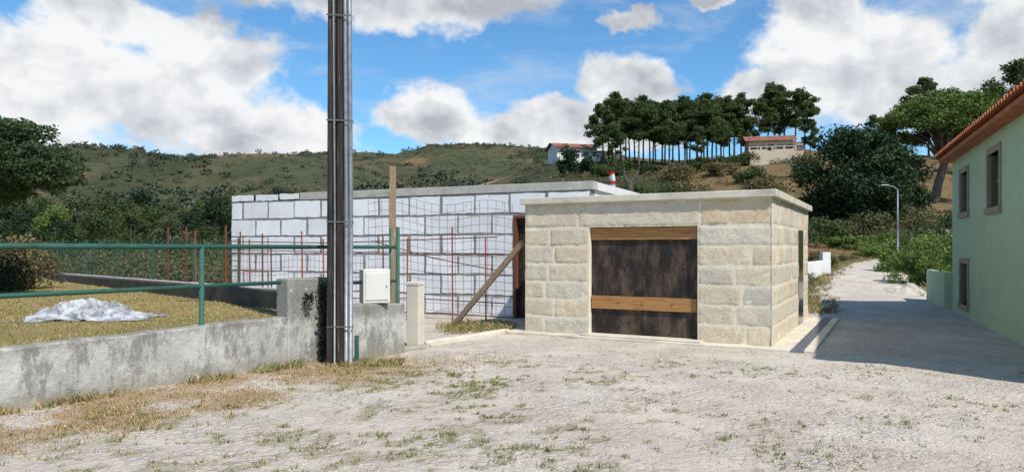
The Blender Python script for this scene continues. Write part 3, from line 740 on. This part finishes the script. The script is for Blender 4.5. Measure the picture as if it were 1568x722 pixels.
ux,uy=45.4,74; umbrella('umbrella_pine_tree',(ux,uy,terr(ux,uy)),18.3-terr(ux,uy),6.7,5)
def broad(name,h,rad,n,size,mat,seed,k=26,low=.12,bark=None,full=False):
    r=random.Random(seed); g=G(); g.tube([(0,0,-.4),(.1,0,h*.25),(0,.1,h*.55)],[.06*h*.45,.04*h*.5,.02*h*.5],7); cl=[]
    for i in range(k):
        f=(i+.5)/k; z=h*(low+(.93-low)*f)
        w=rad*(math.sqrt(max(0,1-(2*f-.95)**2*.85)) if full else math.sin(math.pi*(.16+.80*f)))*r.uniform(.45,.95); a=r.uniform(0,6.28)
        s=rad*r.uniform(.22,.38); e=(w*math.cos(a),w*math.sin(a),z-.2*s); cl.append((*e,s,s,s*r.uniform(.6,.85)))
        if i%2: g.tube([(0,0,h*.25+z*.2),(e[0]*.8,e[1]*.8,z)],[.07,.02],4,cap=False)
    return treemesh(name,g,cl,n,size,[bark or M_bark2,mat],np.random.default_rng(seed))
x,y=29.4,60; o=broad('broadleaf_tree',8.8,4.7,34000,.27,L_dark,44,k=85,low=.04,full=True); o.location=(x,y,terr(x,y)-.2)
x,y=34.2,63; o=broad('broadleaf_tree.001',6.4,3.4,11000,.26,L_dark,42,k=36,low=.05,full=True); o.location=(x,y,terr(x,y)-.3)
lb=[broad('broadleaf_tree.%03d'%(2+i),8,3.4,6500,.26,mt,60+i,k=30,low=.05) for i,mt in enumerate((L_mid,L_dark,L_mid,L_lite,L_olive))]
LT=[(-60,50,.8),(10,66,.75),(45,72,.8),(85,60,.70),(120,70,.9),(150,62,.85),(185,66,.9),(215,72,.95),(240,60,.8),(262,70,.9),(290,62,.72),(305,72,.85),(330,60,.75),(352,66,.8),(380,75,.9),(100,50,.5),(200,50,.55),(320,48,.5),(30,48,.55),(150,46,.5),(260,47,.55),(410,70,.8),(450,80,.9),(-30,62,.8),(-120,60,1.0),
 (60,95,1.0),(170,98,1.1),(270,100,1.1),(350,104,1.1),(430,100,1.1),(520,105,1.1)]
for i,(px,dep,sc) in enumerate(LT):
    x=(px-784)/1080*dep; z=terr(x,dep)-.2
    k=[0,1,0,2,1,0,0,1,2,4,1][i%11]
    if i<5: o=lb[i]; o.location=(x,dep,z); o.scale=(sc,)*3; o.rotation_euler[2]=i
    else: dup(lb[k],'broadleaf_tree.%03d'%(7+i),(x,dep,z),sc,random.uniform(0,6),sc*random.uniform(.85,1.1))
# trimmed tree at left
g=G(); g.tube([(-2.8,.3,0),(-2.7,.3,1.4),(-2.4,.2,2.6)],[.14,.12,.09],8); g.tube([(-2.6,.3,2.0),(-.6,0,3.0)],[.05,.03],6); g.tube([(-2.6,.3,2.0),(-1.4,0,3.1)],[.05,.03],6)
cl=[(.3,0,2.95,.60,.7,.50),(-.15,.1,3.1,.74,.8,.62),(-.9,.1,3.1,.85,.9,.70),(-1.6,.1,3.1,.9,.9,.75),(-2.4,.1,3.2,1,1,.8),(-.35,.1,3.85,.58,.6,.2),(-.95,.2,3.92,.62,.7,.22),(-1.5,.2,4.0,.6,.7,.26),(-2.2,0,4.05,.8,.8,.35),(-1.45,.1,4.3,.22,.22,.38),(-1.2,.3,2.55,.8,.8,.4),(-2.0,.3,2.5,.9,.8,.5)]
o=treemesh('trimmed_laurel_tree',g,cl,46000,.075,[M_bark2,L_hedge],RNG,shell=.16); o.location=(-10.75,16,0.5)
def bush(name,loc,rad,h,n,size,mat,seed):
    r=random.Random(seed); cl=[]
    for i in range(14): a=r.uniform(0,6.28); q=r.random()**.5*rad*.75; s=rad*r.uniform(.25,.45); cl.append((q*math.cos(a),q*math.sin(a),r.uniform(.15,.85)*h*(1-.35*q/rad),s,s,h*.22))
    g=G()
    for c in cl[:6]: g.tube([(c[0]*.1,c[1]*.1,-.1),(c[0]*.8,c[1]*.8,c[2])],[.04,.01],4,cap=False)
    o=treemesh(name,g,cl,n,size,[M_bark2,mat],np.random.default_rng(seed)); o.location=loc; return o
BL=[(1398,29,1.3,2.0,L_lite,.10),(1382,36,1.3,1.6,L_lite,.12),(1428,28,1.0,1.6,L_lite,.10),(1440,34,1.8,2.2,L_lite,.13),(1330,56,3.0,2.4,L_olive,.2),(1290,56,2.6,2.0,L_olive,.2),(1262,54,2.4,2.2,L_mid,.2),
 (1365,52,2.2,2.2,L_lite,.17),(1400,50,2.4,2.6,L_mid,.17),(1435,46,2.4,2.6,L_lite,.16),(1300,53,1.6,1.2,L_lite,.15),(1248,40,1.3,1.2,L_dry,.13),(1345,50,1.6,1.3,L_lite,.15),(1410,42,2.0,2.2,L_olive,.15),(1460,52,3,3.2,L_dark,.2),(1500,48,3,3,L_mid,.2),(1255,62,2.5,2.8,L_mid,.22),(1430,58,3,2.6,L_olive,.22),(1385,58,2.4,2.2,L_olive,.2),
 (740,66,2.6,4.2,L_mid,.24),(765,69,2.2,4.0,L_mid,.24),(790,64,2.4,4.6,L_mid,.22),(815,67,2.0,3.7,L_mid,.24),(838,63,2.2,3.7,L_lite,.22),(865,66,2.2,3.3,L_mid,.22),(890,66,2.0,3.2,L_lite,.22),(985,60,2.4,3.6,L_dark,.22),(1010,63,2.8,4.2,L_mid,.24),(1040,62,2.4,4.3,L_mid,.22),(1065,66,2,3.0,L_dry,.22),(1170,75,2.6,3.0,L_dry,.24),(960,72,2.0,3.0,L_mid,.24),
 (870,112,2.4,5.6,L_dark,.4),(900,118,1.8,3.6,L_dark,.4),(1105,100,3,2.2,L_dry,.3),(1150,90,3,2.4,L_mid,.3),(1030,100,4,2.6,L_dry,.3),(930,105,3,2.4,L_mid,.3),(1225,92,3,4,L_mid,.3),(1130,118,4,2.4,L_mid,.3),
 (950,116,3,3,L_mid,.3),(1000,115,3,2.6,L_mid,.3),(1075,116,3,2.6,L_mid,.3),(10,20,1.4,2.6,L_dry,.10),(-35,19,1.6,3.4,L_dark,.10)]
for i,(px,dep,rad,h,mt,sz) in enumerate(BL):
    x=(px-784)/1080*dep; bush('bush'+('' if i==0 else '.%03d'%i),(x,dep,terr(x,dep)-.1),rad,h,int(2600 if dep>40 else 5200),sz,mt,200+i)
cl=[]
for i in range(150):
    k=random.uniform(-.4,1.0); x=A2.x+(B2.x-A2.x)*k; y=A2.y+(B2.y-A2.y)*k+random.uniform(1,12); x+=random.uniform(-2,1.5); s=random.uniform(.5,1.1)
    cl.append((x,y,random.uniform(.1,.9)*s,s,s,s*random.uniform(.5,1)))
V,F,tt=leafcloud(cl,46000,.13,RNG); mk('shrubbery',V,F,L_dry,tint=tt)
cl=[(c[0]-1+random.uniform(-2,2),c[1]+random.uniform(5,14),c[2]+.5,c[3]*1.3,c[4]*1.3,c[5]*1.2) for c in cl[:90]]
V,F,tt=leafcloud(cl,24000,.18,RNG); mk('shrubbery.001',V,F,L_mid,tint=tt)
cl=[]
for _ in range(90):
    q=.16+random.random()*.75; left=random.random()<.45; a=interp_path(PL if left else PRt,q); s=random.uniform(.15,.5)
    x=a[0]+(-1 if left else 1)*random.uniform(.3,1.6); y=a[1]
    if not left and y<27: continue
    cl.append((x,y,terr(x,y)+s*.5,s,s,s*.8))
V,F,tt=leafcloud(cl,16000,.09,RNG); mk('verge_weeds',V,F,L_olive,tint=tt)
def scatter(name,n,yr,ur,sz,mat,nl,leaf,cond=None,hs=1.0):
    cl=[];k=0
    while len(cl)<n and k<n*30:
        k+=1; y=yr[0]+(yr[1]-yr[0])*random.random()**.8; u=random.uniform(*ur); x=u*y
        if cond and not cond(x,y): continue
        s=random.uniform(*sz); cl.append((x,y,terr(x,y)+s*.35*hs,s,s,s*.6*hs))
    V,F,tt=leafcloud(cl,n*nl,leaf,RNG,shell=.3); mk(name,V,F,mat,tint=tt)
nobare=lambda x,y: isbare(x,y)<.02 and not (y>840 and abs(x/y+.578)<.05 and y<975)
scatter('distant_woodland',1500,(220,960),(-.85,.12),(1.8,3.8),L_far,26,1.6,lambda x,y: fbm(x,y,1/110.,5,3)>.05 and nobare(x,y))
scatter('distant_scrub',2600,(170,990),(-.85,.12),(1.0,2.2),L_farscrub,16,1.1,nobare)
scatter('ridge_trees',110,(980,1000),(-.66,.15),(2.0,4),L_far,24,2.2,lambda x,y: nobare(x,y) and fbm(x,0,1/60.,3,1)>0,1.5)
scatter('valley_woodland',380,(105,230),(-.9,-.1),(2.0,4.0),L_far,60,.8,None,1.3)
scatter('hillside_scrub',420,(75,139),(.0,.8),(.4,1.1),L_dry,40,.28)

e=empty('plastic_debris_chute',(9.2,64,terr(9.2,64)+1.3)); g=G()
for i in range(9):
    g.tube([(-.25+.04*i,0,2.8-i*.28),(-.2+.04*i+.1*math.sin(i),0,2.8-(i+1)*.28)],[.34,.24],10,1 if i%3==0 else 0)
M_red=nmat('red_plastic',(.6,.05,.03),(.5,.04,.03),4,rough=.4); M_wp=nmat('white_plastic',(.75,.75,.75),(.7,.7,.7),4,rough=.4)
g.obj('segments',[M_wp,M_red],e); g=G(); g.tube([(-.25,.2,-3),(-.25,.2,2.8)],.06); g.obj('support',M_galv,e)
g=G(); g.tube([(0,0,-3.5),(.1,0,1.2),(.0,0,2.0)],[.4,.32,.28],8); g.tube([(0,0,1.5),(.7,0,2.6),(1.0,0,3.3)],[.24,.14,.05],6); g.tube([(0,0,1.6),(-.4,0,2.5),(-.45,0,3.2)],[.22,.14,.06],6); g.tube([(.5,0,2.2),(1.1,.2,2.5)],[.1,.03],5)
g.obj('bare_tree_stump',M_bark2,loc=(10.6,64,terr(10.6,64)+1.3))

# ------------------------------------------------------------ grass + pebbles
def blades(pts,hr,nb,cols,wid=.006,spread=.03):
    V=[];F=[];T=[]
    for (x,y,z,sc) in pts:
        for _ in range(random.randint(*nb)):
            a=random.uniform(0,6.28); h=random.uniform(*hr)*sc; bx=x+random.gauss(0,spread); by=y+random.gauss(0,spread); ln=h*random.uniform(.2,.9); w=wid*random.uniform(.6,1.4)
            c,s_=math.cos(a),math.sin(a); o=len(V)
            V+= [(bx-s_*w,by+c*w,z),(bx+s_*w,by-c*w,z),(bx+c*ln*.4+s_*w*.7,by+s_*ln*.4-c*w*.7,z+h*.6),(bx+c*ln,by+s_*ln,z+h)]
            F+=[(o,o+1,o+2),(o,o+2,o+3)]; q=random.choice(cols); k=random.uniform(.75,1.25); T+=[(q[0]*k,q[1]*k,q[2]*k)]*4
    return V,F,T
GR=[(.11,.17,.04),(.15,.20,.05),(.22,.22,.075),(.32,.25,.12)]; ST=[(.40,.27,.13),(.46,.34,.18),(.31,.18,.08),(.22,.19,.07)]
gp_,sp_=[],[]
for _ in range(130000):
    x=random.uniform(-8,7); y=random.uniform(4.6,11.5)
    if leftof(x,y)>-.02: continue
    s,g_=grassy(x,y)
    if random.random()<s*.22: sp_.append((x,y,.010,random.uniform(.3,1)))
    elif g_>.18 and random.random()<g_*.15: gp_.append((x,y,.010,random.uniform(.35,1.0)*(.6+.6*g_)))
V,F,T=blades(gp_,(.015,.048),(5,10),GR,.0048,.018); mk('grass_tufts',V,F,L_grass,tint=T)
V,F,T=blades(sp_,(.015,.06),(5,10),ST,.004,.05); mk('dry_grass',V,F,L_grass,tint=T)
print(len(gp_),len(sp_))
lp_=[]
while len(lp_)<9000:
    y=random.uniform(6.5,22); x=random.uniform(-18,-3)
    if leftof(x,y)<.2: continue
    dx,dy=-17+4.15,26.3-13.5
    if dx*(y-13.5)-dy*(x+4.15)<0: continue
    lp_.append((x,y,.5,1))
V,F,T=blades(lp_,(.015,.05),(3,6),[(.27,.23,.085),(.35,.27,.12),(.41,.32,.16),(.19,.19,.06)],.006,.06); mk('lawn_grass',V,F,L_grass,tint=T)
wp=[]
for _ in range(260):
    k=random.uniform(-1,3.6); p=wa(k); 
    if fbm(p[0],p[1],1.5,3,6)>-.05: wp.append((p[0]+WD.y*random.uniform(.03,.25),p[1]-WD.x*random.uniform(.03,.25),.0,random.uniform(.5,1.2)))
for _ in range(160): wp.append((random.uniform(-2.7,-1.6),random.uniform(9.9,10.5),.0,random.uniform(.4,.9)))
for _ in range(500): 
    q=random.random(); wp.append((-1.3+q*1.2+random.gauss(0,.15),14.6+random.gauss(0,.4),.01,random.uniform(.5,1.3)))
for _ in range(1200):
    q=.12+random.random()*.7; a=interp_path(PL if random.random()<.6 else PRt,q); wp.append((a[0]+random.gauss(0,.3),a[1]+random.gauss(0,.3),terr(*a),random.uniform(.8,2)))
V,F,T=blades(wp,(.05,.14),(6,12),GR+ST,.006,.04); mk('roadside_weeds',V,F,L_grass,tint=T)
V=[];F=[];T=[]
for _ in range(5200):
    y=4.6+9*random.random()**1.4; x=random.uniform(-.75,.75)*y
    if leftof(x,y)>-.05: continue
    s=random.uniform(.004,.016); o=len(V); z=.014
    V+=[(x+s,y,z),(x,y+s*random.uniform(.6,1.1),z),(x-s*random.uniform(.6,1.1),y,z),(x,y-s,z),(x+random.uniform(-.3,.3)*s,y,z+s*.8)]
    F+=[(o,o+1,o+4),(o+1,o+2,o+4),(o+2,o+3,o+4),(o+3,o,o+4)]; k=random.uniform(.28,.6); T+=[(k,k*.88,k*.74)]*5
m,t,b,co=newmat('pebbles'); t.put(b.inputs['Base Color'],attr(t).outputs['Color']); b.inputs['Roughness'].default_value=.9
mk('gravel',V,F,m,tint=T)
